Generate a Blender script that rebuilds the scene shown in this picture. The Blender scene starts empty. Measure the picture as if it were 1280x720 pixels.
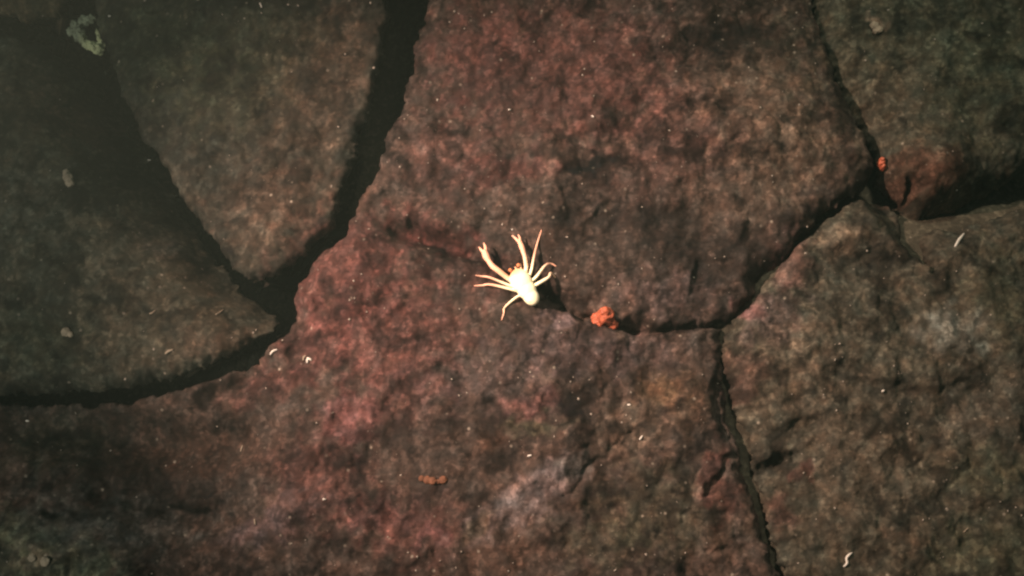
import bpy, bmesh, math, random
import numpy as np
from mathutils import Vector, Matrix
from mathutils.bvhtree import BVHTree

scene = bpy.context.scene
C = scene.collection

# ------------------------------------------------------------------ camera
TW, TH = 1280.0, 720.0
cam_d = bpy.data.cameras.new('camera')
cam = bpy.data.objects.new('camera', cam_d)
C.objects.link(cam)
CAM = Vector((0.0, -0.36, 1.62))
AIM = Vector((0.0, 0.0, 0.0))
cam.location = CAM
q = (AIM - CAM).to_track_quat('-Z', 'Y')
cam.rotation_euler = q.to_euler()
cam_d.lens = 46.0
cam_d.sensor_width = 36.0
cam_d.clip_start = 0.01
cam_d.clip_end = 100.0
scene.camera = cam
RM = q.to_matrix()

# ------------------------------------------------------------------ light and exposure
world = bpy.data.worlds.new('World')
scene.world = world
world.use_nodes = True
bg = world.node_tree.nodes['Background']
bg.inputs['Color'].default_value = (0.55, 0.80, 0.66, 1)     # faint scattered light of the water
bg.inputs['Strength'].default_value = 0.10


def spot(name, loc, aim, energy, color, size, blend, radius):
    l = bpy.data.lights.new(name, 'SPOT')
    l.energy = energy
    l.color = color
    l.spot_size = math.radians(size)
    l.spot_blend = blend
    l.shadow_soft_size = radius
    o = bpy.data.objects.new(name, l)
    o.location = loc
    o.rotation_euler = (Vector(aim) - Vector(loc)).to_track_quat('-Z', 'Y').to_euler()
    C.objects.link(o)
    return o


# stand-ins for the vehicle's lamps: a warm beam from the left, two added fills
spot('beam_lamp', (-1.28, 0.40, 1.42), (0.03, -0.05, 0.0), 560.0, (1.0, 0.72, 0.57), 33, 1.0, 0.03)
spot('side_lamp', (0.30, 1.15, 1.55), (0.45, 0.06, 0.0), 92.0, (1.0, 0.96, 0.76), 48, 1.0, 0.08)  # unseen fill, set to brighten the right rocks
spot('left_fill', (-1.15, -0.62, 1.35), (-0.52, -0.04, 0.0), 54.0, (1.0, 0.97, 0.84), 54, 1.0, 0.12)  # unseen fill, added to brighten the left rocks

scene.view_settings.view_transform = 'Standard'
scene.view_settings.look = 'None'
scene.view_settings.exposure = 0.0
scene.view_settings.gamma = 1.0
scene.view_settings.use_curve_mapping = False
scene.cycles.filter_width = 2.4          # the photograph is a soft video frame
scene.cycles.max_bounces = 5
scene.cycles.diffuse_bounces = 3

# ------------------------------------------------------------------ helpers


def ray(px, py):
    x = (px / TW - 0.5) * 36.0 / cam_d.lens
    y = -(py - TH / 2) / TW * 36.0 / cam_d.lens
    return (RM @ Vector((x, y, -1.0)))


def W(px, py, z=0.0):
    d = ray(px, py)
    t = (z - CAM.z) / d.z
    return CAM + d * t


def hash2(ix, iy, seed):
    h = (ix.astype(np.int64) * 374761393 + iy.astype(np.int64) * 668265263 + seed * 974634777) & 0xFFFFFFFF
    h = ((h ^ (h >> 13)) * 1274126177) & 0xFFFFFFFF
    h = h ^ (h >> 16)
    return (h & 0xFFFFFF) / float(0xFFFFFF)


def perlin(x, y, seed):
    x0 = np.floor(x); y0 = np.floor(y)
    fx = x - x0; fy = y - y0
    u = fx * fx * fx * (fx * (fx * 6 - 15) + 10)
    v = fy * fy * fy * (fy * (fy * 6 - 15) + 10)

    def g(ix, iy, dx, dy):
        a = hash2(ix, iy, seed) * 2 * np.pi
        return np.cos(a) * dx + np.sin(a) * dy
    n00 = g(x0, y0, fx, fy); n10 = g(x0 + 1, y0, fx - 1, fy)
    n01 = g(x0, y0 + 1, fx, fy - 1); n11 = g(x0 + 1, y0 + 1, fx - 1, fy - 1)
    return ((n00 * (1 - u) + n10 * u) * (1 - v) + (n01 * (1 - u) + n11 * u) * v) * 1.5


def fbm(x, y, size, octs, seed, gain=0.5):
    s = 0; a = 1.0; f = 1.0 / size
    for i in range(octs):
        s = s + a * perlin(x * f + 17.3 * i, y * f - 9.1 * i, seed + i * 31)
        a *= gain; f *= 2.03
    return s


def worley(x, y, size, seed):
    """F1, F2 and the nearest cell's random number"""
    x = x / size; y = y / size
    x0 = np.floor(x); y0 = np.floor(y)
    f1 = np.full(x.shape, 9.0); f2 = np.full(x.shape, 9.0); cid = np.zeros(x.shape)
    for i in (-1, 0, 1):
        for j in (-1, 0, 1):
            cx = x0 + i; cy = y0 + j
            px = cx + hash2(cx, cy, seed); py = cy + hash2(cx, cy, seed + 7)
            d = np.hypot(px - x, py - y)
            r = hash2(cx, cy, seed + 13)
            closer = d < f1
            f2 = np.where(closer, f1, np.minimum(f2, d))
            cid = np.where(closer, r, cid)
            f1 = np.where(closer, d, f1)
    return f1, f2, cid


def smooth(a, b, x):
    t = np.clip((x - a) / (b - a), 0, 1)
    return t * t * (3 - 2 * t)


def sdf(poly, X, Y):
    d2 = np.full(X.shape, 1e9)
    inside = np.zeros(X.shape, bool)
    n = len(poly)
    for i in range(n):
        ax, ay = poly[i]; bx, by = poly[(i + 1) % n]
        ex, ey = bx - ax, by - ay
        wx, wy = X - ax, Y - ay
        t = np.clip((wx * ex + wy * ey) / (ex * ex + ey * ey + 1e-12), 0, 1)
        d2 = np.minimum(d2, (wx - t * ex) ** 2 + (wy - t * ey) ** 2)
        c = ((ay > Y) != (by > Y)) & (X < (bx - ax) * (Y - ay) / (by - ay + 1e-15) + ax)
        inside ^= c
    d = np.sqrt(d2)
    return np.where(inside, d, -d)


def poldist(line, X, Y):
    d2 = np.full(X.shape, 1e9)
    tt = np.zeros(X.shape)
    n = len(line) - 1
    for i in range(n):
        ax, ay = line[i]; bx, by = line[i + 1]
        ex, ey = bx - ax, by - ay
        wx, wy = X - ax, Y - ay
        t = np.clip((wx * ex + wy * ey) / (ex * ex + ey * ey + 1e-12), 0, 1)
        dd = (wx - t * ex) ** 2 + (wy - t * ey) ** 2
        m = dd < d2
        tt = np.where(m, (i + t) / n, tt)
        d2 = np.minimum(d2, dd)
    return np.sqrt(d2), tt


def chaikin(P, n=2):
    for _ in range(n):
        Q = []
        for i in range(len(P)):
            a = P[i]; b = P[(i + 1) % len(P)]
            Q.append((a[0] * .75 + b[0] * .25, a[1] * .75 + b[1] * .25))
            Q.append((a[0] * .25 + b[0] * .75, a[1] * .25 + b[1] * .75))
        P = Q
    return P


def srgb(r, g, b):
    def f(c):
        c /= 255.0
        return c / 12.92 if c <= 0.04045 else ((c + 0.055) / 1.055) ** 2.4
    return np.array([f(r), f(g), f(b)])


def tag(o, label=None, cat=None, group=None, kind=None):
    if label: o['label'] = label
    if cat: o['category'] = cat
    if group: o['group'] = group
    if kind: o['kind'] = kind
    return o


def link(name, me, mat, parent=None):
    o = bpy.data.objects.new(name, me)
    if mat: me.materials.append(mat)
    C.objects.link(o)
    if parent: o.parent = parent
    return o


# ------------------------------------------------------------------ materials
def rock_material(name, rough=0.85):
    m = bpy.data.materials.new(name); m.use_nodes = True
    nt = m.node_tree; N = nt.nodes; L = nt.links
    b = N['Principled BSDF']
    b.inputs['Roughness'].default_value = rough
    b.inputs['Specular IOR Level'].default_value = 0.12
    at = N.new('ShaderNodeAttribute'); at.attribute_name = 'Col'
    tc = N.new('ShaderNodeTexCoord')

    def noise(scale, detail, rough=0.6, dist=0.0):
        n = N.new('ShaderNodeTexNoise'); n.inputs['Scale'].default_value = scale
        n.inputs['Detail'].default_value = detail; n.inputs['Roughness'].default_value = rough
        n.inputs['Distortion'].default_value = dist
        L.new(tc.outputs['Object'], n.inputs['Vector']); return n

    def rng(src, a, b_, c, d):
        r = N.new('ShaderNodeMapRange'); r.inputs[1].default_value = a; r.inputs[2].default_value = b_
        r.inputs[3].default_value = c; r.inputs[4].default_value = d
        L.new(src, r.inputs[0]); return r.outputs[0]

    def mul(c1, fac):
        v = N.new('ShaderNodeVectorMath'); v.operation = 'SCALE'
        L.new(c1, v.inputs[0]); L.new(fac, v.inputs['Scale']); return v.outputs[0]
    n1 = noise(130, 3, 0.65, 0.4)
    n2 = noise(420, 2, 0.6)
    c = mul(at.outputs['Color'], rng(n1.outputs['Fac'], 0.32, 0.68, 0.80, 1.20))
    c = mul(c, rng(n2.outputs['Fac'], 0.3, 0.7, 0.88, 1.12))
    # pale mineral grains
    v = N.new('ShaderNodeTexVoronoi'); v.inputs['Scale'].default_value = 75
    L.new(tc.outputs['Object'], v.inputs['Vector'])
    spk = rng(v.outputs['Distance'], 0.10, 0.19, 1.0, 0.0)
    sep = N.new('ShaderNodeSeparateColor'); L.new(v.outputs['Color'], sep.inputs[0])
    gate = rng(sep.outputs[0], 0.80, 1.0, 0.0, 0.55)
    mm = N.new('ShaderNodeMath'); mm.operation = 'MULTIPLY'
    L.new(spk, mm.inputs[0]); L.new(gate, mm.inputs[1])
    mx = N.new('ShaderNodeMix'); mx.data_type = 'RGBA'
    L.new(mm.outputs[0], mx.inputs[0]); L.new(c, mx.inputs[6])
    mx.inputs[7].default_value = (0.24, 0.20, 0.16, 1)
    v2 = N.new('ShaderNodeTexVoronoi'); v2.inputs['Scale'].default_value = 190
    L.new(tc.outputs['Object'], v2.inputs['Vector'])
    sep2 = N.new('ShaderNodeSeparateColor'); L.new(v2.outputs['Color'], sep2.inputs[0])
    c2 = mul(mx.outputs[2], rng(sep2.outputs[1], 0.55, 1.0, 0.92, 1.75))
    L.new(c2, b.inputs['Base Color'])
    n3 = noise(160, 5, 0.7)
    bp = N.new('ShaderNodeBump'); bp.inputs['Strength'].default_value = 0.26
    bp.inputs['Distance'].default_value = 0.004
    L.new(n3.outputs['Fac'], bp.inputs['Height'])
    L.new(bp.outputs[0], b.inputs['Normal'])
    return m


def plain(name, col, rough=0.6, noise_amt=0.25, scale=200, attr=False, sss=0.0, spec=0.3, bump=0.0015):
    m = bpy.data.materials.new(name); m.use_nodes = True
    nt = m.node_tree; N = nt.nodes; L = nt.links
    b = N['Principled BSDF']; b.inputs['Roughness'].default_value = rough
    b.inputs['Specular IOR Level'].default_value = spec
    tc = N.new('ShaderNodeTexCoord')
    n = N.new('ShaderNodeTexNoise'); n.inputs['Scale'].default_value = scale; n.inputs['Detail'].default_value = 3
    L.new(tc.outputs['Object'], n.inputs['Vector'])
    r = N.new('ShaderNodeMapRange'); r.inputs[1].default_value = .3; r.inputs[2].default_value = .7
    r.inputs[3].default_value = 1 - noise_amt; r.inputs[4].default_value = 1 + noise_amt * .4
    L.new(n.outputs['Fac'], r.inputs[0])
    v = N.new('ShaderNodeVectorMath'); v.operation = 'SCALE'
    if attr:
        a = N.new('ShaderNodeAttribute'); a.attribute_name = 'Col'; L.new(a.outputs['Color'], v.inputs[0])
    else:
        v.inputs[0].default_value = col[:3]
    L.new(r.outputs[0], v.inputs['Scale']); L.new(v.outputs[0], b.inputs['Base Color'])
    bp = N.new('ShaderNodeBump'); bp.inputs['Strength'].default_value = .5; bp.inputs['Distance'].default_value = bump
    L.new(n.outputs['Fac'], bp.inputs['Height']); L.new(bp.outputs[0], b.inputs['Normal'])
    if sss:
        b.inputs['Subsurface Weight'].default_value = sss
        b.inputs['Subsurface Radius'].default_value = (0.004, 0.0015, 0.0008)
        b.inputs['Subsurface Scale'].default_value = 1.0
    return m


M_rock = rock_material('basalt')
M_crab = plain('pale_shell', (0.8, .7, .5), 0.45, 0.08, 300, attr=True, sss=0.0, bump=0.0006)
M_eye = plain('eye', (0.55, 0.20, 0.09), 0.25, 0.1)
M_orange = plain('orange_polyp', (0.38, 0.092, 0.046), 0.55, 0.35, 260, sss=0.15)
M_white = plain('white_fleck', (0.50, 0.45, 0.40), 0.6, 0.2)
M_tan = plain('tan_growth', (0.24, 0.19, 0.14), 0.8, 0.4, 150)
M_green = plain('pale_green_sponge', (0.30, 0.30, 0.19), 0.85, 0.5, 90, attr=True)
M_rust = plain('rust_growth', (0.12, 0.045, 0.022), 0.8, 0.4, 150)
M_grit = plain('shell_grit', (0.24, 0.20, 0.165), 0.7, 0.3, 120)

# ------------------------------------------------------------------ colour patches on the rock: crust, sediment, and shade painted into hollows
# (px, py, semi-axis x, semi-axis y, angle deg, colour, strength)
RED = srgb(138, 76, 68); PINK = srgb(165, 100, 96); GREEN = srgb(92, 96, 66); GREY = srgb(128, 118, 108)
BROWN = srgb(122, 84, 64); DARK = srgb(32, 28, 25); MAUVE = srgb(142, 112, 110); TAN = srgb(150, 122, 98); RUST = srgb(140, 66, 40)  # DARK also paints the shade in hollows and creases
OCHRE = srgb(150, 104, 60)
STAINS_AND_SHADE = [
    # top centre rock
    (600, 60, 70, 60, 0, RED, .35), (700, 90, 150, 90, 0, RED, .5), (850, 180, 110, 80, -20, RED, .25), (935, 393, 22, 12, 35, PINK, .9), (696, 402, 20, 13, 10, MAUVE, .9), (310, 620, 60, 24, 0, GREY, .3), (50, 655, 40, 20, 0, GREY, .3),
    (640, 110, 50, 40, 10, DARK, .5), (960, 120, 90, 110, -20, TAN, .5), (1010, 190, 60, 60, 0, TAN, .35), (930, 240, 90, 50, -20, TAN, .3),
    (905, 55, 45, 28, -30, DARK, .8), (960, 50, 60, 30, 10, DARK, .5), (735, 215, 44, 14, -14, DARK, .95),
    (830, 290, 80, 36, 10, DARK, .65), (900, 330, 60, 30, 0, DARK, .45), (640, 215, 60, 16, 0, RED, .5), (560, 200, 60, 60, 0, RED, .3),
    (830, 370, 60, 25, 0, MAUVE, .35), (620, 320, 50, 30, 0, DARK, .35), (545, 303, 46, 17, 15, DARK, .95),  # last patch: shade painted along the crease left of the crab
    # left and middle of lower rock: red patches
    (440, 340, 80, 70, 0, RED, .65), (490, 420, 90, 70, 0, RED, .55), (400, 420, 50, 50, 0, RED, .6), (540, 290, 60, 20, 20, RED, .5), (600, 345, 60, 30, 0, RED, .3),
    (440, 525, 32, 28, -40, PINK, .85), (400, 600, 60, 60, 0, RED, .5), (500, 500, 60, 40, 0, RED, .35), (335, 480, 50, 20, -20, RED, .5), (520, 660, 60, 40, 0, RED, .45),
    (470, 645, 40, 20, 0, PINK, .3), (340, 655, 60, 18, -25, MAUVE, .8), (540, 670, 18, 12, 0, PINK, .6),
    (640, 635, 76, 20, -33, srgb(160, 134, 128), .85), (695, 600, 40, 24, -30, srgb(156, 130, 126), .8), (596, 660, 30, 8, -38, TAN, .8), (717, 583, 20, 16, -30, GREY, .7),
    (660, 510, 36, 14, -10, PINK, .5), (610, 555, 24, 14, 0, BROWN, .7), (720, 500, 40, 30, 0, DARK, .45), (670, 535, 36, 10, 0, GREEN, .5), (735, 495, 18, 18, 0, DARK, .5),
    (820, 490, 30, 22, 0, OCHRE, .5), (790, 540, 50, 35, -20, TAN, .45), (860, 500, 25, 40, 0, OCHRE, .25),
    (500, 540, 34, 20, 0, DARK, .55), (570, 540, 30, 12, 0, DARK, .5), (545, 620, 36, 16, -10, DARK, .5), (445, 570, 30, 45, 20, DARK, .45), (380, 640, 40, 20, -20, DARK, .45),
    (830, 640, 90, 50, 0, GREEN, .35), (760, 680, 60, 30, 0, GREEN, .3), (630, 690, 60, 25, 0, BROWN, .4),
    (700, 440, 80, 30, 0, MAUVE, .4), (780, 440, 70, 25, 0, MAUVE, .35), (600, 480, 70, 30, 0, MAUVE, .25),
    # lower left: the hollow's shade painted dark, the lit lumps painted paler
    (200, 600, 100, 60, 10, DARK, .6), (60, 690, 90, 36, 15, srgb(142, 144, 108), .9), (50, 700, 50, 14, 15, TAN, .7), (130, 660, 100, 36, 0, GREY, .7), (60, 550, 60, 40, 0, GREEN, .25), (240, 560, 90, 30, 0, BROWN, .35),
    # right rocks
    (1190, 415, 42, 28, 0, srgb(160, 154, 138), .8), (1080, 330, 60, 24, 0, DARK, .5), (1060, 300, 50, 20, 0, TAN, .45), (1140, 300, 40, 40, 0, DARK, .35), (960, 400, 40, 30, -30, MAUVE, .6), (985, 330, 22, 40, 25, PINK, .35),
    (930, 470, 28, 30, 0, RED, .4), (1000, 440, 60, 50, 0, TAN, .35), (1060, 560, 100, 90, 0, TAN, .25), (1230, 520, 60, 60, 0, GREY, .25), (1130, 500, 40, 30, 0, DARK, .45),
    (1250, 370, 40, 60, 0, GREEN, .4), (1240, 590, 60, 30, 0, GREEN, .45), (1230, 690, 80, 40, 0, GREEN, .45), (975, 575, 35, 20, -30, DARK, .6), (890, 590, 14, 40, 30, RED, .45), (905, 630, 26, 26, 0, RED, .5), (975, 640, 20, 20, 0, RED, .4), (1130, 670, 30, 20, 0, BROWN, .3),
    (890, 690, 30, 30, 0, BROWN, .4), (1000, 590, 14, 8, -30, RED, .5),
    (1160, 220, 60, 35, 0, RUST, .55), (1160, 60, 160, 120, 0, GREEN, .3), (1240, 120, 80, 90, 0, GREEN, .3), (1110, 130, 50, 60, 20, TAN, .25), (1093, 33, 9, 8, 0, TAN, 1.),
    # left rocks
    (200, 60, 90, 60, 30, GREEN, .55), (330, 60, 100, 50, 0, GREEN, .35), (280, 130, 90, 50, 0, GREEN, .3), (400, 120, 60, 120, 10, BROWN, .25), (350, 260, 70, 50, 0, BROWN, .4), (330, 300, 45, 30, 0, TAN, .35), (440, 60, 40, 60, 0, BROWN, .2),
    (90, 130, 50, 40, 0, RUST, .3), (30, 100, 40, 30, 0, BROWN, .3), (190, 300, 24, 16, 0, GREY, .35), (225, 340, 40, 24, 30, OCHRE, .15), (255, 390, 24, 30, 0, OCHRE, .15),
    (50, 420, 60, 50, 0, GREEN, .3), (70, 380, 40, 20, 0, DARK, .4), (280, 430, 60, 30, 0, BROWN, .4), (30, 260, 60, 60, 0, GREY, .12),
]


def colour_field(X, Y, tint, seed):
    n = X.shape
    wx = fbm(X, Y, 0.03, 3, 501) * 0.012; wy = fbm(X, Y, 0.03, 3, 707) * 0.012
    Xw, Yw = X + wx, Y + wy
    col = np.ones(n + (3,)) * tint
    # broad drift between grey-green and brown
    a = smooth(-0.5, 0.5, fbm(X, Y, 0.16, 4, 11 + seed))[..., None]
    col = col * (1 - a * 0.45) + a * 0.45 * (np.array([1.14, 0.94, 0.84]) * tint)
    for (px, py, sx, sy, ang, c, st) in STAINS_AND_SHADE:
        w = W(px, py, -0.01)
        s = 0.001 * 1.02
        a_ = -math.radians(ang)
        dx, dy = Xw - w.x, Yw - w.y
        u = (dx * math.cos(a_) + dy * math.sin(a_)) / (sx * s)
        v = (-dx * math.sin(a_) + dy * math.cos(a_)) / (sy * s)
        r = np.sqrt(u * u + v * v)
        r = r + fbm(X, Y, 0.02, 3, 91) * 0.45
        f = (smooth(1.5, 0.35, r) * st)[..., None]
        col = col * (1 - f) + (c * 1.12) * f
    # patchy crust
    p = fbm(Xw, Yw, 0.028, 4, 23 + seed, 0.6)
    f1, f2, cid = worley(Xw + fbm(X, Y, .008, 2, 5) * .003, Yw + fbm(X, Y, .008, 2, 6) * .003, 0.011, 3 + seed)
    g1, g2, cid2 = worley(Xw, Yw, 0.026, 77 + seed)
    act = 0.55 + 0.9 * smooth(-.35, .35, fbm(X, Y, .14, 3, 640 + seed))
    k = 0.88 + act * (0.34 * p + 0.34 * (cid - 0.5) + 0.36 * (cid2 - 0.5))
    k *= 0.75 + 0.25 * smooth(0.0, 0.25, f2 - f1)
    # dark pits
    dk = smooth(0.15, 0.65, fbm(Xw, Yw, 0.05, 4, 313 + seed, .6))
    k *= 1 - 0.55 * dk
    k *= 1 + 0.45 * smooth(.25, .8, fbm(Xw, Yw, .035, 4, 1213 + seed, .65))
    k = np.clip(k, 0.22, 2.1)[..., None]
    hue = fbm(X, Y, 0.02, 3, 888 + seed)[..., None] * 0.16
    col = col * k * (1 + hue * np.array([1.0, -0.1, -0.7]))
    lum = col.mean(-1, keepdims=True)
    col = (col * 0.80 + lum * 0.20) * np.array([0.97, 0.99, 1.01])
    return np.clip(col * 0.275, 0.004, 0.7)


# height features shared by the rocks: hollows / bumps (px, py, sx, sy, ang, amp in m)
BUMPS = [
    (200, 610, 110, 60, 10, -.030), (1104, 240, 22, 26, -20, -.050), (1120, 268, 18, 22, 0, -.025), (1148, 296, 20, 22, 0, -.02), (975, 345, 34, 18, 50, -.008), (150, 540, 190, 34, 5, -.045), (300, 480, 60, 16, -25, -.03), (330, 660, 90, 20, -25, .008), (60, 690, 110, 30, 15, .012),
    (905, 55, 60, 26, -30, -.016), (735, 215, 44, 9, -14, -.006), (545, 303, 46, 14, 15, -.030), (500, 288, 30, 9, 20, -.014), (600, 318, 22, 9, 15, -.012), (850, 285, 90, 30, 0, -.010),
    (720, 378, 46, 22, 20, -.010), (690, 374, 20, 14, 20, -.014), (790, 412, 26, 12, 0, -.012), (960, 160, 90, 90, 0, .018), (440, 350, 60, 50, 0, .012), (640, 620, 100, 18, -33, .006),  # hollow beside the crab's abdomen added to deepen its cast shadow
    (1080, 335, 60, 20, 0, -.010), (1000, 440, 60, 50, 0, .010), (1190, 415, 40, 26, 0, .006), (975, 578, 35, 14, -30, -.010),
    (1060, 320, 40, 16, 0, -.008), (1150, 215, 60, 30, 0, .012), (1230, 250, 90, 20, -18, -.020), (1130, 500, 40, 30, 0, -.007),
    (720, 500, 40, 24, 0, -.007), (500, 540, 34, 18, 0, -.007), (340, 290, 50, 40, 0, .012), (60, 400, 50, 20, 0, -.010),
    (70, 60, 100, 60, 0, -.020), (830, 455, 60, 22, 0, -.006), (620, 300, 40, 30, 0, -.006), (900, 640, 40, 50, 0, .006),
]
# cracks inside rocks (points, half width px, depth m)
CRACKS = [
    ([(95, 30), (142, 110), (184, 182), (234, 260), (285, 328), (330, 362)], 60, .070),
    ([(138, 90), (188, 175), (236, 255)], 100, .030),
    ([(1138, 225), (1148, 262), (1140, 300), (1165, 332)], 8, .028),
    ([(905, 450), (890, 500), (906, 540)], 4, .008),
    ([(880, 620), (905, 585), (918, 565)], 4, .008),
    ([(938, 610), (960, 590), (992, 572)], 8, .014),
    ([(903, 404), (860, 412), (800, 414), (745, 402), (700, 384)], 6, .018),
    ([(760, 404), (725, 385), (690, 372), (640, 348)], 9, .010),
    ([(600, 322), (550, 302), (512, 284)], 9, .012),
    ([(700, 618), (735, 590), (790, 540)], 3, .004),
    ([(60, 640), (150, 625), (260, 650)], 12, .012),
    ([(960, 340), (935, 372)], 6, .010),
]


def relief(X, Y, rough, valley=False):
    z = np.zeros(X.shape)
    for (px, py, sx, sy, ang, amp) in BUMPS:
        w = W(px, py, -0.01); s = 0.001; a_ = -math.radians(ang)
        dx, dy = X - w.x, Y - w.y
        u = (dx * math.cos(a_) + dy * math.sin(a_)) / (sx * s)
        v = (-dx * math.sin(a_) + dy * math.cos(a_)) / (sy * s)
        z += amp * np.exp(-(u * u + v * v))
    wx = fbm(X, Y, 0.03, 3, 41) * .006; wy = fbm(X, Y, .03, 3, 42) * .006
    for (line, hw, dep) in CRACKS:
        pts = [(W(a, b, -.01).x, W(a, b, -.01).y) for a, b in line]
        d, t = poldist(pts, X, Y) if hw > 30 else poldist(pts, X + wx, Y + wy)
        if hw > 30 and not valley: continue
        wd = hw * .001 * (0.65 + 0.5 * np.sin(t * np.pi)) * (1 + .5 * fbm(X, Y, .02, 2, 61))
        if hw > 30: wd = hw * .001 * (1 + .2 * fbm(X, Y, .15, 2, 62))
        z -= dep * np.exp(-(d / np.maximum(wd, .001)) ** 2)
    if valley:
        pts = [(W(a, b, -.01).x, W(a, b, -.01).y) for a, b in CRACKS[0][0]]
        d, t = poldist(pts, X, Y)
        rough = rough * (0.25 + .75 * smooth(.05, .14, d))
    z += rough * (fbm(X, Y, 0.11, 3, 101) * .010 + fbm(X, Y, 0.028, 4, 202, .5) * .0036)
    f1, f2, cid = worley(X + wx * .6, Y + wy * .6, 0.017, 9)
    z += rough * ((0.6 - f1) * 0.0016 * cid)
    g1, g2, cid2 = worley(X + wx, Y + wy, 0.045, 19)
    z += rough * (cid2 - .5) * .006 * smooth(0, .25, g2 - g1)
    return z


ROCKS = []
STEP = 0.0022


def rock(poly_px, top, r, drop, label, tint, seed, tilt=(0, 0), rough=1.0, out_noise=.006, dome=0.0, inset=0.0, name='rock', step=STEP, bottom=-0.30, valley=False):
    poly = chaikin([(W(a, b, top - .02).x, W(a, b, top - .02).y) for a, b in poly_px], 2)
    xs = [p[0] for p in poly]; ys = [p[1] for p in poly]
    x0, x1, y0, y1 = min(xs) - .02, max(xs) + .02, min(ys) - .02, max(ys) + .02
    nx = int((x1 - x0) / step) + 1; ny = int((y1 - y0) / step) + 1
    gx = x0 + np.arange(nx) * step; gy = y0 + np.arange(ny) * step
    X, Y = np.meshgrid(gx, gy)
    ox = fbm(X, Y, 0.045, 4, 333, .6) * .0055; oy = fbm(X, Y, 0.045, 4, 334, .6) * .0055
    d = sdf(poly, X + ox, Y + oy) - inset
    d = d + fbm(X, Y, 0.05, 4, 300 + seed, .55) * out_noise
    d = d + fbm(X, Y, 0.016, 3, 900 + seed, .6) * .0022 + fbm(X, Y, .09, 2, 950 + seed) * .003 * (out_noise < .0018)
    gyy, gxx = np.gradient(d, step)
    gl = np.maximum(np.hypot(gxx, gyy), .3)
    keep = d > -1.45 * step
    snap = (d < 0)
    Xs = np.where(snap, X - gxx / gl / gl * d, X)
    Ys = np.where(snap, Y - gyy / gl / gl * d, Y)
    Xs = np.where(snap, Xs + gxx / gl * .10, Xs)          # the sides are undercut
    Ys = np.where(snap, Ys + gyy / gl * .10, Ys)
    rr = r * (1 + 0.35 * fbm(X, Y, 0.13, 2, 400 + seed))
    t = np.clip(1 - np.maximum(d, 0) / rr, 0, 1)
    z = top - drop * (1 - np.sqrt(np.clip(1 - t ** 2.2, 0, 1)))
    cx, cy = W(640, 360).x, W(640, 360).y
    mx_, my_ = sum(xs) / len(xs), sum(ys) / len(ys)
    z = z + tilt[0] * (X - np.clip(mx_, -.6, .6)) + tilt[1] * (Y - np.clip(my_, -.33, .33))
    z = z + dome * smooth(0, 0.22, d)
    fade = smooth(0.0, 0.008, d)
    z = z + relief(X, Y, rough, valley) * (0.92 + .08 * fade)
    z = np.where(snap, bottom, z)
    idx = -np.ones(X.shape, int)
    # faces
    q = keep[:-1, :-1] & keep[1:, :-1] & keep[:-1, 1:] & keep[1:, 1:]
    anyin = (~snap)[:-1, :-1] | (~snap)[1:, :-1] | (~snap)[:-1, 1:] | (~snap)[1:, 1:]
    q &= anyin
    used = np.zeros(X.shape, bool)
    used[:-1, :-1] |= q; used[1:, :-1] |= q; used[:-1, 1:] |= q; used[1:, 1:] |= q
    idx[used] = np.arange(used.sum())
    V = np.stack([Xs[used], Ys[used], z[used]], 1)
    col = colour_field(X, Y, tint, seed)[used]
    F = np.stack([idx[:-1, :-1][q], idx[:-1, 1:][q], idx[1:, 1:][q], idx[1:, :-1][q]], 1)
    me = bpy.data.meshes.new(name)
    me.vertices.add(len(V)); me.vertices.foreach_set('co', V.ravel())
    me.loops.add(len(F) * 4); me.loops.foreach_set('vertex_index', F.ravel().astype(np.int32))
    me.polygons.add(len(F)); me.polygons.foreach_set('loop_start', np.arange(len(F), dtype=np.int32) * 4)
    me.polygons.foreach_set('loop_total', np.full(len(F), 4, np.int32))
    me.update(calc_edges=True); me.validate()
    me.polygons.foreach_set('use_smooth', np.ones(len(F), bool))
    ca = me.color_attributes.new('Col', 'FLOAT_COLOR', 'POINT')
    ca.data.foreach_set('color', np.concatenate([col, np.ones((len(col), 1))], 1).ravel().astype(np.float32))
    o = link(name, me, M_rock)
    tag(o, label, 'rock', 'lobes of dark lava rock')
    ROCKS.append((o, V, F))
    return o


# ------------------------------------------------------------------ the setting: sea floor under and round the rocks
def sea_floor():
    n = 260
    g = np.linspace(-1, 1, n); g = np.sign(g) * (np.abs(g) ** 1.8) * 6.0
    X, Y = np.meshgrid(g, g)
    far = smooth(.75, 1.6, np.hypot(X, Y * 1.3))
    z = -0.27 + smooth(.12, .26, X - .25 * Y) * (.244 - .06 * smooth(.06, .16, Y)) * smooth(1.6, .9, X) + fbm(X, Y, .3, 4, 71) * (.03 - .024 * smooth(.05, .2, X)) + far * (0.16 + fbm(X, Y, .45, 5, 73) * .12)
    V = np.stack([X.ravel(), Y.ravel(), z.ravel()], 1)
    i = np.arange(n * n).reshape(n, n)
    F = np.stack([i[:-1, :-1].ravel(), i[:-1, 1:].ravel(), i[1:, 1:].ravel(), i[1:, :-1].ravel()], 1)
    me = bpy.data.meshes.new('sea_floor'); me.from_pydata(V.tolist(), [], F.tolist())
    me.polygons.foreach_set('use_smooth', np.ones(len(F), bool))
    k = (0.8 + .5 * fbm(X, Y, .1, 4, 72)).ravel()[:, None]
    col = np.clip(k * srgb(66, 60, 50), .005, .3)
    ca = me.color_attributes.new('Col', 'FLOAT_COLOR', 'POINT')
    ca.data.foreach_set('color', np.concatenate([col, np.ones((len(col), 1))], 1).ravel().astype(np.float32))
    o = link('sea_floor', me, M_rock); o['kind'] = 'structure'


sea_floor()

T_mid = srgb(106, 85, 74); T_low = srgb(104, 88, 76); T_right = srgb(112, 103, 84); T_tr = srgb(120, 112, 92); T_ul = srgb(80, 76, 64); T_l = srgb(106, 100, 82)

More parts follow.
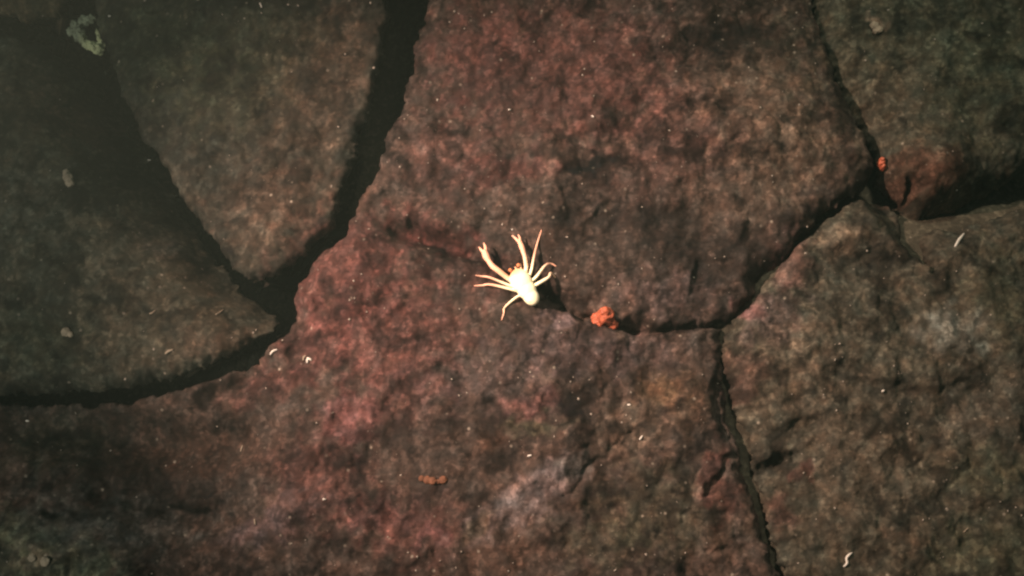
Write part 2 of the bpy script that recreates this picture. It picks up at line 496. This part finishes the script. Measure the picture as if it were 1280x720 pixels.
# polygons in photo pixels (projected on the ground)
rock([(540, -260), (532, 0), (510, 110), (476, 205), (448, 262), (424, 300), (392, 332), (372, 358), (362, 385), (372, 404), (356, 430), (306, 460), (240, 485), (160, 499), (90, 507), (0, 502), (-300, 520), (-300, 1000), (1010, 1000), (985, 760), (961, 690), (940, 640), (919, 560), (908, 500), (900, 440), (902, 408),
      (935, 376), (962, 345), (1000, 298), (1045, 258), (1090, 230), (1086, 190), (1056, 120), (1026, 50), (1008, -20), (970, -260)],
     0.0, .034, .026, 'largest rock, reddish brown with a pale mauve streak, on which the crab stands', T_mid, 1, dome=.008, out_noise=.0015)
rock([(905, 410), (938, 379), (965, 348), (1003, 301), (1048, 261), (1096, 240), (1118, 250), (1150, 294), (1200, 284), (1290, 254), (1600, 200), (1600, 1000), (1024, 1000), (1000, 770), (966, 690), (951, 640), (936, 560), (909, 485), (898, 440)],
     -.002, .030, .024, 'mottled brown rock on the right with a grey patch, below the thin dark cracks', T_right, 3, tilt=(-.02, 0), dome=.006, out_noise=.0015)
rock([(1013, -260), (1013, -10), (1030, 50), (1060, 120), (1091, 190), (1104, 214), (1130, 245), (1150, 272), (1200, 258), (1290, 206), (1600, 120), (1600, -260)],
     .006, .075, .056, 'olive grey rock in the top right corner of the picture', T_tr, 4, tilt=(0, .03), dome=.014, rough=.8, out_noise=.0015)
rock([(112, -260), (116, 10), (136, 80), (166, 150), (212, 225), (258, 292), (284, 332), (330, 356), (374, 330), (417, 292), (433, 240), (454, 170), (478, 90), (490, 0), (492, -260)],
     .012, .014, .022, 'olive brown wedge shaped rock in the upper left, narrowing to a rounded tip', T_ul, 5, tilt=(.02, -.01), dome=.012, rough=.8, out_noise=.002)
rock([(-300, 10), (20, 28), (84, 70), (128, 115), (170, 190), (222, 268), (272, 335), (318, 372), (338, 384), (342, 406), (300, 440), (220, 472), (120, 491), (0, 495), (-300, 510)],
     -.014, .035, .030, 'dark mossy rock at the left edge beneath the wedge shaped rock', T_l, 6, tilt=(-.01, -.02), dome=.012, rough=.6, out_noise=.002, valley=True)
rock([(-300, -260), (-300, -16), (-20, 4), (30, 18), (62, 6), (88, -30), (96, -260)],
     -.01, .05, .06, 'tip of a tan rock just showing in the top left corner', srgb(120, 104, 76), 7, dome=.0)

# one tree for finding the surface
vs = []; fs = []; off = 0
for o, V, F in ROCKS:
    vs.append(V); fs.append(F + off); off += len(V)
BV = BVHTree.FromPolygons(np.concatenate(vs).tolist(), np.concatenate(fs).tolist())


def hit(px, py):
    d = ray(px, py).normalized()
    loc, nor, i, dist = BV.ray_cast(CAM, d)
    if loc is None:
        p = W(px, py, -.2); return p, Vector((0, 0, 1))
    if nor.z < 0: nor = -nor
    return loc, nor


def ground(x, y):
    loc, nor, i, dist = BV.ray_cast(Vector((x, y, 1)), Vector((0, 0, -1)))
    return loc.z if loc is not None else -.2


# ------------------------------------------------------------------ small meshes
def tube(bm, pts, rad, seg=10, sub=4):
    """smooth tapered tube through pts (Catmull-Rom), rounded ends"""
    P = [Vector(p) for p in pts]; n = len(P)
    S = []; R = []
    for i in range(n - 1):
        a = P[max(i - 1, 0)]; b = P[i]; c = P[i + 1]; d = P[min(i + 2, n - 1)]
        for k in range(sub):
            t = k / sub
            S.append(0.5 * ((2 * b) + (c - a) * t + (2 * a - 5 * b + 4 * c - d) * t * t + (3 * b - a - 3 * c + d) * t ** 3))
            R.append(rad[i] * (1 - t) + rad[i + 1] * t)
    S.append(P[-1]); R.append(rad[-1])
    t0 = (S[0] - S[1]).normalized(); t1 = (S[-1] - S[-2]).normalized()
    S = [S[0] + t0 * R[0] * .6] + S + [S[-1] + t1 * R[-1] * .6]; R = [R[0] * .55] + R + [R[-1] * .55]
    rings = []
    u = Vector((0, 0, 1))
    for i in range(len(S)):
        t = (S[min(i + 1, len(S) - 1)] - S[max(i - 1, 0)]).normalized()
        s = t.cross(u)
        if s.length < .1: s = t.cross(Vector((1, 0, 0)))
        s.normalize(); w = s.cross(t)
        rings.append([bm.verts.new(S[i] + (s * math.cos(a) + w * math.sin(a)) * R[i]) for a in [2 * math.pi * k / seg for k in range(seg)]])
    for i in range(len(rings) - 1):
        for k in range(seg):
            bm.faces.new((rings[i][k], rings[i][(k + 1) % seg], rings[i + 1][(k + 1) % seg], rings[i + 1][k]))
    bm.faces.new(rings[0][::-1]); bm.faces.new(rings[-1])


def ball(bm, c, r, rot=None, sub=3, noise=0.0, seed=0, nscale=3.0):
    res = bmesh.ops.create_icosphere(bm, subdivisions=sub, radius=1.0)
    from mathutils import noise as mn
    M = (rot or Matrix.Identity(3))
    for v in res['verts']:
        p = v.co.copy()
        if noise:
            k = 1 + noise * mn.noise(p * nscale + Vector((seed * 3.1, seed * 1.7, 0)))
            k += noise * .5 * mn.noise(p * nscale * 2.3 + Vector((seed, 0, seed)))
            p *= k
        p = Vector((p.x * r[0], p.y * r[1], p.z * r[2]))
        v.co = M @ p + Vector(c)


def finish(bm, name, mat, parent=None, smooth_=True):
    bmesh.ops.recalc_face_normals(bm, faces=bm.faces)
    me = bpy.data.meshes.new(name); bm.to_mesh(me); bm.free()
    if smooth_:
        for p in me.polygons: p.use_smooth = True
    return link(name, me, mat, parent)


# ------------------------------------------------------------------ the crab
def crab():
    base, nor = hit(652, 356)
    gz = base.z
    root = bpy.data.objects.new('crab', None); C.objects.link(root)
    root.location = base; root.empty_display_size = .02
    tag(root, 'small pale cream crab with thin spread legs standing on the reddish rock', 'crab')
    ZB = gz + .013

    def P(zx, zy, h):                         # zoomed picture coordinates -> point h metres above the local rock
        px, py = 560 + zx / 4.5, 270 + zy / 4.5
        w = W(px, py, gz + h)
        return Vector((w.x, w.y, max(gz + h, ground(w.x, w.y) + .0015)))
    bm = bmesh.new()
    f = P(375, 290, .013); b = P(487, 480, .012)
    ax = (b - f).normalized(); side = ax.cross(Vector((0, 0, 1))).normalized(); up = side.cross(ax)
    M = Matrix((ax, side, up)).transposed()
    ball(bm, P(412, 368, .0135), (.0176, .0134, .0085), M, 3)      # carapace
    ball(bm, P(440, 410, .0130), (.0160, .0120, .0080), M, 3)
    ball(bm, P(466, 452, .0125), (.0125, .0100, .0075), M, 3)      # folded abdomen
    for k, (x, y) in enumerate([(452, 432), (462, 450), (472, 468)]):
        ball(bm, P(x, y, .0175), (.0030, .0075 - k * .001, .0016), M, 2)
    tube(bm, [P(392, 310, .016), P(376, 284, .0165)], [.0022, .0006], 8, 3)       # rostrum
    # claws
    tube(bm, [P(370, 372, .011), P(335, 348, .013), P(290, 312, .0165), P(250, 282, .017), P(226, 248, .014)], [.0030, .0032, .0036, .0036, .0030])
    tube(bm, [P(228, 252, .014), P(214, 226, .013), P(205, 200, .011)], [.0034, .0045, .0038])
    tube(bm, [P(209, 202, .011), P(211, 178, .010), P(201, 152, .0085)], [.0024, .0020, .0008], 8)
    tube(bm, [P(200, 205, .011), P(186, 190, .010), P(174, 174, .0085)], [.0024, .0018, .0007], 8)
    tube(bm, [P(430, 330, .011), P(440, 296, .014), P(434, 240, .017), P(424, 204, .016)], [.0026, .0026, .0027, .0025])
    tube(bm, [P(425, 208, .016), P(414, 172, .014), P(403, 146, .012)], [.0028, .0034, .0030])
    tube(bm, [P(400, 148, .012), P(380, 126, .011), P(359, 110, .010)], [.0022, .0016, .0007], 8)
    tube(bm, [P(406, 145, .012), P(403, 122, .011), P(394, 104, .010)], [.0020, .0015, .0006], 8)
    # walking legs
    legs = [
        ([(455, 345, .011), (470, 300, .015), (485, 222, .017), (502, 155, .010), (525, 92, .003)], 1.0),
        ([(465, 372, .011), (500, 338, .015), (545, 280, .016), (578, 268, .010), (607, 288, .003)], 1.0),
        ([(470, 400, .010), (510, 378, .014), (565, 345, .013), (578, 320, .009), (604, 350, .003)], 1.25),
        ([(385, 402, .010), (340, 388, .013), (235, 346, .016), (195, 342, .010), (156, 346, .002)], .95),
        ([(392, 424, .010), (355, 412, .013), (240, 386, .016), (196, 394, .010), (148, 404, .002)], 1.05),
        ([(420, 440, .010), (378, 462, .013), (318, 518, .014), (315, 555, .008), (302, 600, .001)], .9),
    ]
    for pts, k in legs:
        R = [.0017 * k, .0019 * k, .0015 * k, .0012 * k, .0006]
        tube(bm, [P(*p) for p in pts], R, 8, 5)
    # antennae stubs beside the eyes
    tube(bm, [P(362, 322, .013), P(345, 296, .014)], [.0013, .0006], 8, 3)
    tube(bm, [P(410, 296, .013), P(408, 270, .014)], [.0013, .0006], 8, 3)
    bmesh.ops.recalc_face_normals(bm, faces=bm.faces)
    me = bpy.data.meshes.new('tmp'); bm.to_mesh(me); bm.free()
    t = bpy.data.objects.new('tmp', me); C.objects.link(t)
    rm = t.modifiers.new('r', 'REMESH'); rm.mode = 'VOXEL'; rm.voxel_size = .00042; rm.use_smooth_shade = True
    sm = t.modifiers.new('s', 'SMOOTH'); sm.iterations = 3; sm.factor = .5
    dg = bpy.context.evaluated_depsgraph_get()
    me2 = bpy.data.meshes.new_from_object(t.evaluated_get(dg))
    bpy.data.objects.remove(t)
    me2.name = 'body'
    me2.transform(Matrix.Translation(-base))
    body = link('body', me2, M_crab, root)
    nv = len(me2.vertices); co = np.empty(nv * 3); me2.vertices.foreach_get('co', co); co = co.reshape(-1, 3)
    c0 = P(440, 410, .0135) - base
    d = np.hypot(co[:, 0] - c0.x, co[:, 1] - c0.y)
    tt = smooth(.018, .050, d)[:, None]
    cA = np.array([.95, .83, .58]); cB = np.array([.84, .42, .29])
    col = cA * (1 - tt) + cB * tt
    fr = (P(350, 290, .013) - base)
    dd = np.hypot(co[:, 0] - fr.x, co[:, 1] - fr.y)
    g = (smooth(.020, .006, dd) * .85)[:, None]
    col = col * (1 - g) + np.array([.70, .30, .14]) * g
    ca = me2.color_attributes.new('Col', 'FLOAT_COLOR', 'POINT')
    ca.data.foreach_set('color', np.concatenate([col, np.ones((nv, 1))], 1).ravel().astype(np.float32))
    for (x, y) in ((351, 305), (396, 277)):
        e = bmesh.new(); ball(e, P(x, y, .0155) - base, (.0026, .0026, .0024), None, 3)
        finish(e, 'eye', M_eye, root)


crab()


# ------------------------------------------------------------------ orange polyps
def lobes(name, spec, mat, label, cat, seed=0, noise=.25, group=None):
    """one lumpy growth of several fused lobes; spec = (px, py, radius px, height m)"""
    b0, n0 = hit(spec[0][0], spec[0][1])
    bm = bmesh.new()
    for i, (px, py, r, h) in enumerate(spec):
        p, n = hit(px, py)
        z = min(p.z, b0.z + .01) if p.z > b0.z - .03 else b0.z
        w = W(px, py, z + h * .5)
        ball(bm, w - b0, (r * .001, r * .001, h), Matrix.Rotation(seed + i, 3, 'Z'), 3, noise, seed + i * 5, 2.2)
    me = bpy.data.meshes.new('tmp'); bm.to_mesh(me); bm.free()
    t = bpy.data.objects.new('tmp', me); C.objects.link(t)
    rm = t.modifiers.new('r', 'REMESH'); rm.mode = 'VOXEL'; rm.voxel_size = .0006; rm.use_smooth_shade = True
    sm = t.modifiers.new('s', 'SMOOTH'); sm.iterations = 2
    me2 = bpy.data.meshes.new_from_object(t.evaluated_get(bpy.context.evaluated_depsgraph_get()))
    bpy.data.objects.remove(t); me2.name = name
    o = link(name, me2, mat); o.location = b0
    tag(o, label, cat, group)
    return o


lobes('orange_polyp', [(757, 395, 11.5, .012), (749, 404, 10, .010), (748, 398, 9, .010), (766, 405, 7.5, .009), (758, 403, 9, .008), (756, 390, 7, .010)], M_orange,
      'bright orange three lobed polyp on the rock to the right of the crab', 'polyp', 1)
lobes('orange_polyp', [(1101, 205, 5.5, .010), (1103, 209, 4.5, .009), (1102, 201, 4, .009)], M_orange,
      'tiny single orange polyp at the junction of the cracks, upper right', 'polyp', 3)
lobes('rust_growth', [(534, 600, 5, .003), (541, 601, 5, .003), (527, 598, 4, .002)], M_rust,
      'flat rusty orange growth near the bottom centre, left one of a touching pair', 'growth', 5)
lobes('rust_growth', [(554, 600, 5, .003), (548, 602, 3, .003)], M_rust,
      'flat rusty orange growth near the bottom centre, right one of a touching pair', 'growth', 6)
lobes('tan_growth', [(85, 222, 7, .006), (87, 228, 6, .005), (83, 216, 5, .005)], M_tan,
      'pale tan knob shaped growth on the dark rock at the left edge', 'growth', 8)
lobes('tan_growth', [(1093, 32, 6, .004), (1099, 37, 5, .004), (1094, 39, 4, .004)], M_tan,
      'small yellowish growth on the olive grey rock in the top right', 'growth', 9)
lobes('tan_growth', [(82, 415, 6, .004), (88, 418, 4, .003)], M_tan,
      'flat pale growth on the dark mossy rock, above its lower edge', 'growth', 10)
lobes('tan_growth', [(40, 697, 5, .003), (56, 702, 6, .003)], M_tan,
      'pale streak of crust in the bottom left corner', 'growth', 11)


# pale green sponge at the top left: a ragged curved plate
def sponge():
    b0, _ = hit(112, 45)
    z0 = max(b0.z, -.03)
    base = W(112, 45, z0)
    bm = bmesh.new()
    ctr = [(89, 39, 6), (94, 31, 6), (99, 40, 7), (105, 26, 7), (112, 24, 5), (103, 48, 6), (109, 56, 6), (116, 58, 6), (122, 62, 7), (126, 57, 6), (126, 48, 5), (124, 41, 4), (97, 47, 5), (116, 22, 4)]
    for i, (x, y, r) in enumerate(ctr):
        w = W(x, y, z0 + .004)
        ball(bm, w - base, (r * .00105, r * .00105, .006 + .003 * ((i * 7) % 3)), None, 3, .45, i, 2.0)
    me = bpy.data.meshes.new('tmp'); bm.to_mesh(me); bm.free()
    t = bpy.data.objects.new('tmp', me); C.objects.link(t)
    rm = t.modifiers.new('r', 'REMESH'); rm.mode = 'VOXEL'; rm.voxel_size = .0008; rm.use_smooth_shade = True
    me2 = bpy.data.meshes.new_from_object(t.evaluated_get(bpy.context.evaluated_depsgraph_get()))
    bpy.data.objects.remove(t); me2.name = 'sponge'
    nv = len(me2.vertices); co = np.empty(nv * 3); me2.vertices.foreach_get('co', co); co = co.reshape(-1, 3)
    t_ = smooth(-.012, .012, co[:, 0] - co[:, 1] * .6)[:, None]
    col = np.array([.15, .17, .12]) * (1 - t_) + np.array([.36, .38, .22]) * t_
    ca = me2.color_attributes.new('Col', 'FLOAT_COLOR', 'POINT')
    ca.data.foreach_set('color', np.concatenate([col, np.ones((nv, 1))], 1).ravel().astype(np.float32))
    o = link('sponge', me2, M_green); o.location = base
    tag(o, 'ragged pale green sponge wedged between the rocks near the top left corner', 'sponge')


sponge()


# ------------------------------------------------------------------ white flecks (marine snow and shell pieces)
def fleck(pts, rad, label, col=None, name='shell_fragment'):
    b0, _ = hit(*pts[0])
    bm = bmesh.new()
    P = []
    for (x, y) in pts:
        p, n = hit(x, y)
        z = p.z if abs(p.z - b0.z) < .02 else b0.z
        P.append(W(x, y, z + rad * .0008) - b0)
    R = [rad * .001 * k for k in ([.7] + [1.0] * (len(P) - 2) + [.5])]
    tube(bm, P, R, 8, 3)
    for v in bm.verts:
        pass
    o = finish(bm, name, M_white if col is None else col); o.location = b0
    tag(o, label, 'shell fragment', 'white shell fragments and worm tubes on the rocks')


fleck([(1194, 308), (1198, 301), (1201, 297), (1205, 292)], 1.9, 'long thin white fleck of marine snow below the dark crack at the right edge', name='snow_fleck')  # drifting marine snow streaks, shaped as small curved tubes on the rock
fleck([(1055, 708), (1059, 704), (1058, 698), (1061, 694), (1065, 691)], 1.6, 'slender curved white fleck of marine snow over the brown rock near the bottom right', name='snow_fleck')
fleck([(338, 443), (341, 439), (346, 437)], 1.6, 'bright white fleck of marine snow over the dark gap, left of the red rock')
fleck([(343, 424), (346, 421), (352, 418)], 1.1, 'faint grey fragment in the dark gap, just above the bright white one', M_tan)
fleck([(384, 453), (385, 448), (389, 450)], 1.9, 'right one of two touching white flecks of marine snow beside the dark gap')
fleck([(379, 450), (380, 446), (382, 445)], 1.5, 'left one of two touching white flecks of marine snow beside the dark gap', M_tan)
fleck([(207, 442), (211, 439), (216, 437)], 1.9, 'pinkish fleck of marine snow over the dark rock above the long lower gap', M_tan)
fleck([(270, 393), (274, 391), (279, 387)], 1.2, 'thin pale fragment on the dark rock, nearest to the meeting of the gaps', M_tan)
fleck([(187, 392), (190, 391), (194, 388)], 1.2, 'thin pale fragment in the middle of the dark mossy rock', M_tan)
fleck([(219, 245), (222, 245)], 2.2, 'round white fragment in the valley beside the wedge shaped rock')
fleck([(131, 90), (132, 93)], 2.0, 'upright white fragment below the green sponge')
fleck([(136, 20), (138, 20)], 2.0, 'white dot beside the green sponge, on its upper right')
fleck([(185, 200), (188, 200)], 1.5, 'small white fragment at the left edge of the wedge shaped rock')
fleck([(33, 526), (36, 526)], 2.0, 'white fragment at the left end of the lower dark gap')
fleck([(404, 624), (407, 624)], 2.0, 'white fragment on the red patch in the lower left')
fleck([(325, 4), (327, 9)], 1.7, 'white fragment at the top of the wedge shaped rock')
fleck([(636, 137), (638, 137)], 1.8, 'white grain high on the big centre rock above the crab')
fleck([(740, 145), (742, 146)], 1.8, 'white grain on the big centre rock, upper right of the crab')
fleck([(785, 506), (788, 506)], 2.0, 'white grain on the ochre patch below the orange polyp')
fleck([(800, 549), (803, 545)], 1.9, 'white grain farther below the orange polyp')
fleck([(1103, 489), (1105, 488)], 2.3, 'white grain on the right rock below its grey patch')
fleck([(660, 570), (664, 569)], 1.8, 'white grain above the mauve streak at the bottom')
fleck([(319, 655), (318, 649)], 1.7, 'upright pale fragment on the mauve ledge at the bottom left', M_tan)
fleck([(301, 564), (303, 557)], 1.4, 'upright faint fragment on the brown lower left rock', M_tan)
fleck([(640, 287), (641, 287)], 1.9, 'white grain just above the right claw of the crab')
fleck([(1205, 665), (1210, 660)], 1.2, 'thin fragment in the lower right, right of the curved white fleck', M_tan)


# ------------------------------------------------------------------ grit: tiny pale shell grains nobody could count
def grit():
    rnd = random.Random(4)
    bm = bmesh.new()
    made = 0
    while made < 1100:
        px, py = rnd.uniform(-150, 1430), rnd.uniform(-120, 840)
        p, n = hit(px, py)
        if p.z < -.09: continue
        if px < 360 and rnd.random() < .5: continue
        dens = float(fbm(np.array([p.x]), np.array([p.y]), .07, 3, 55)[0])
        if rnd.random() > .15 + 1.8 * max(dens + .1, 0): continue
        r = .0004 + .0013 * rnd.random() ** 4
        M = Matrix.Rotation(rnd.uniform(0, 6.28), 3, 'Z')
        res = bmesh.ops.create_icosphere(bm, subdivisions=1, radius=1.0)
        a, b, c = r * rnd.uniform(.8, 1.6), r * rnd.uniform(.7, 1.1), r * .8
        for v in res['verts']:
            v.co = M @ Vector((v.co.x * a, v.co.y * b, v.co.z * c)) + p + Vector((0, 0, r * .3))
        made += 1
    o = finish(bm, 'shell_grit', M_grit)
    tag(o, 'fine pale shell grit sprinkled over the rocks', 'grit', kind='stuff')


grit()


# ------------------------------------------------------------------ the murky water round everything
def haze():
    bm = bmesh.new(); bmesh.ops.create_cube(bm, size=1.0)
    for v in bm.verts: v.co = Vector((v.co.x * 13, v.co.y * 13, -1.6 if v.co.z < 0 else 1.9))
    me = bpy.data.meshes.new('haze'); bm.to_mesh(me); bm.free()
    m = bpy.data.materials.new('haze'); m.use_nodes = True
    N = m.node_tree.nodes; N.remove(N['Principled BSDF'])
    v = N.new('ShaderNodeVolumePrincipled'); v.inputs['Density'].default_value = HAZE
    v.inputs['Color'].default_value = (.66, .90, .78, 1)
    m.node_tree.links.new(v.outputs[0], N['Material Output'].inputs['Volume'])
    o = link('haze', me, m); o['kind'] = 'stuff'


HAZE = 0.031
haze()
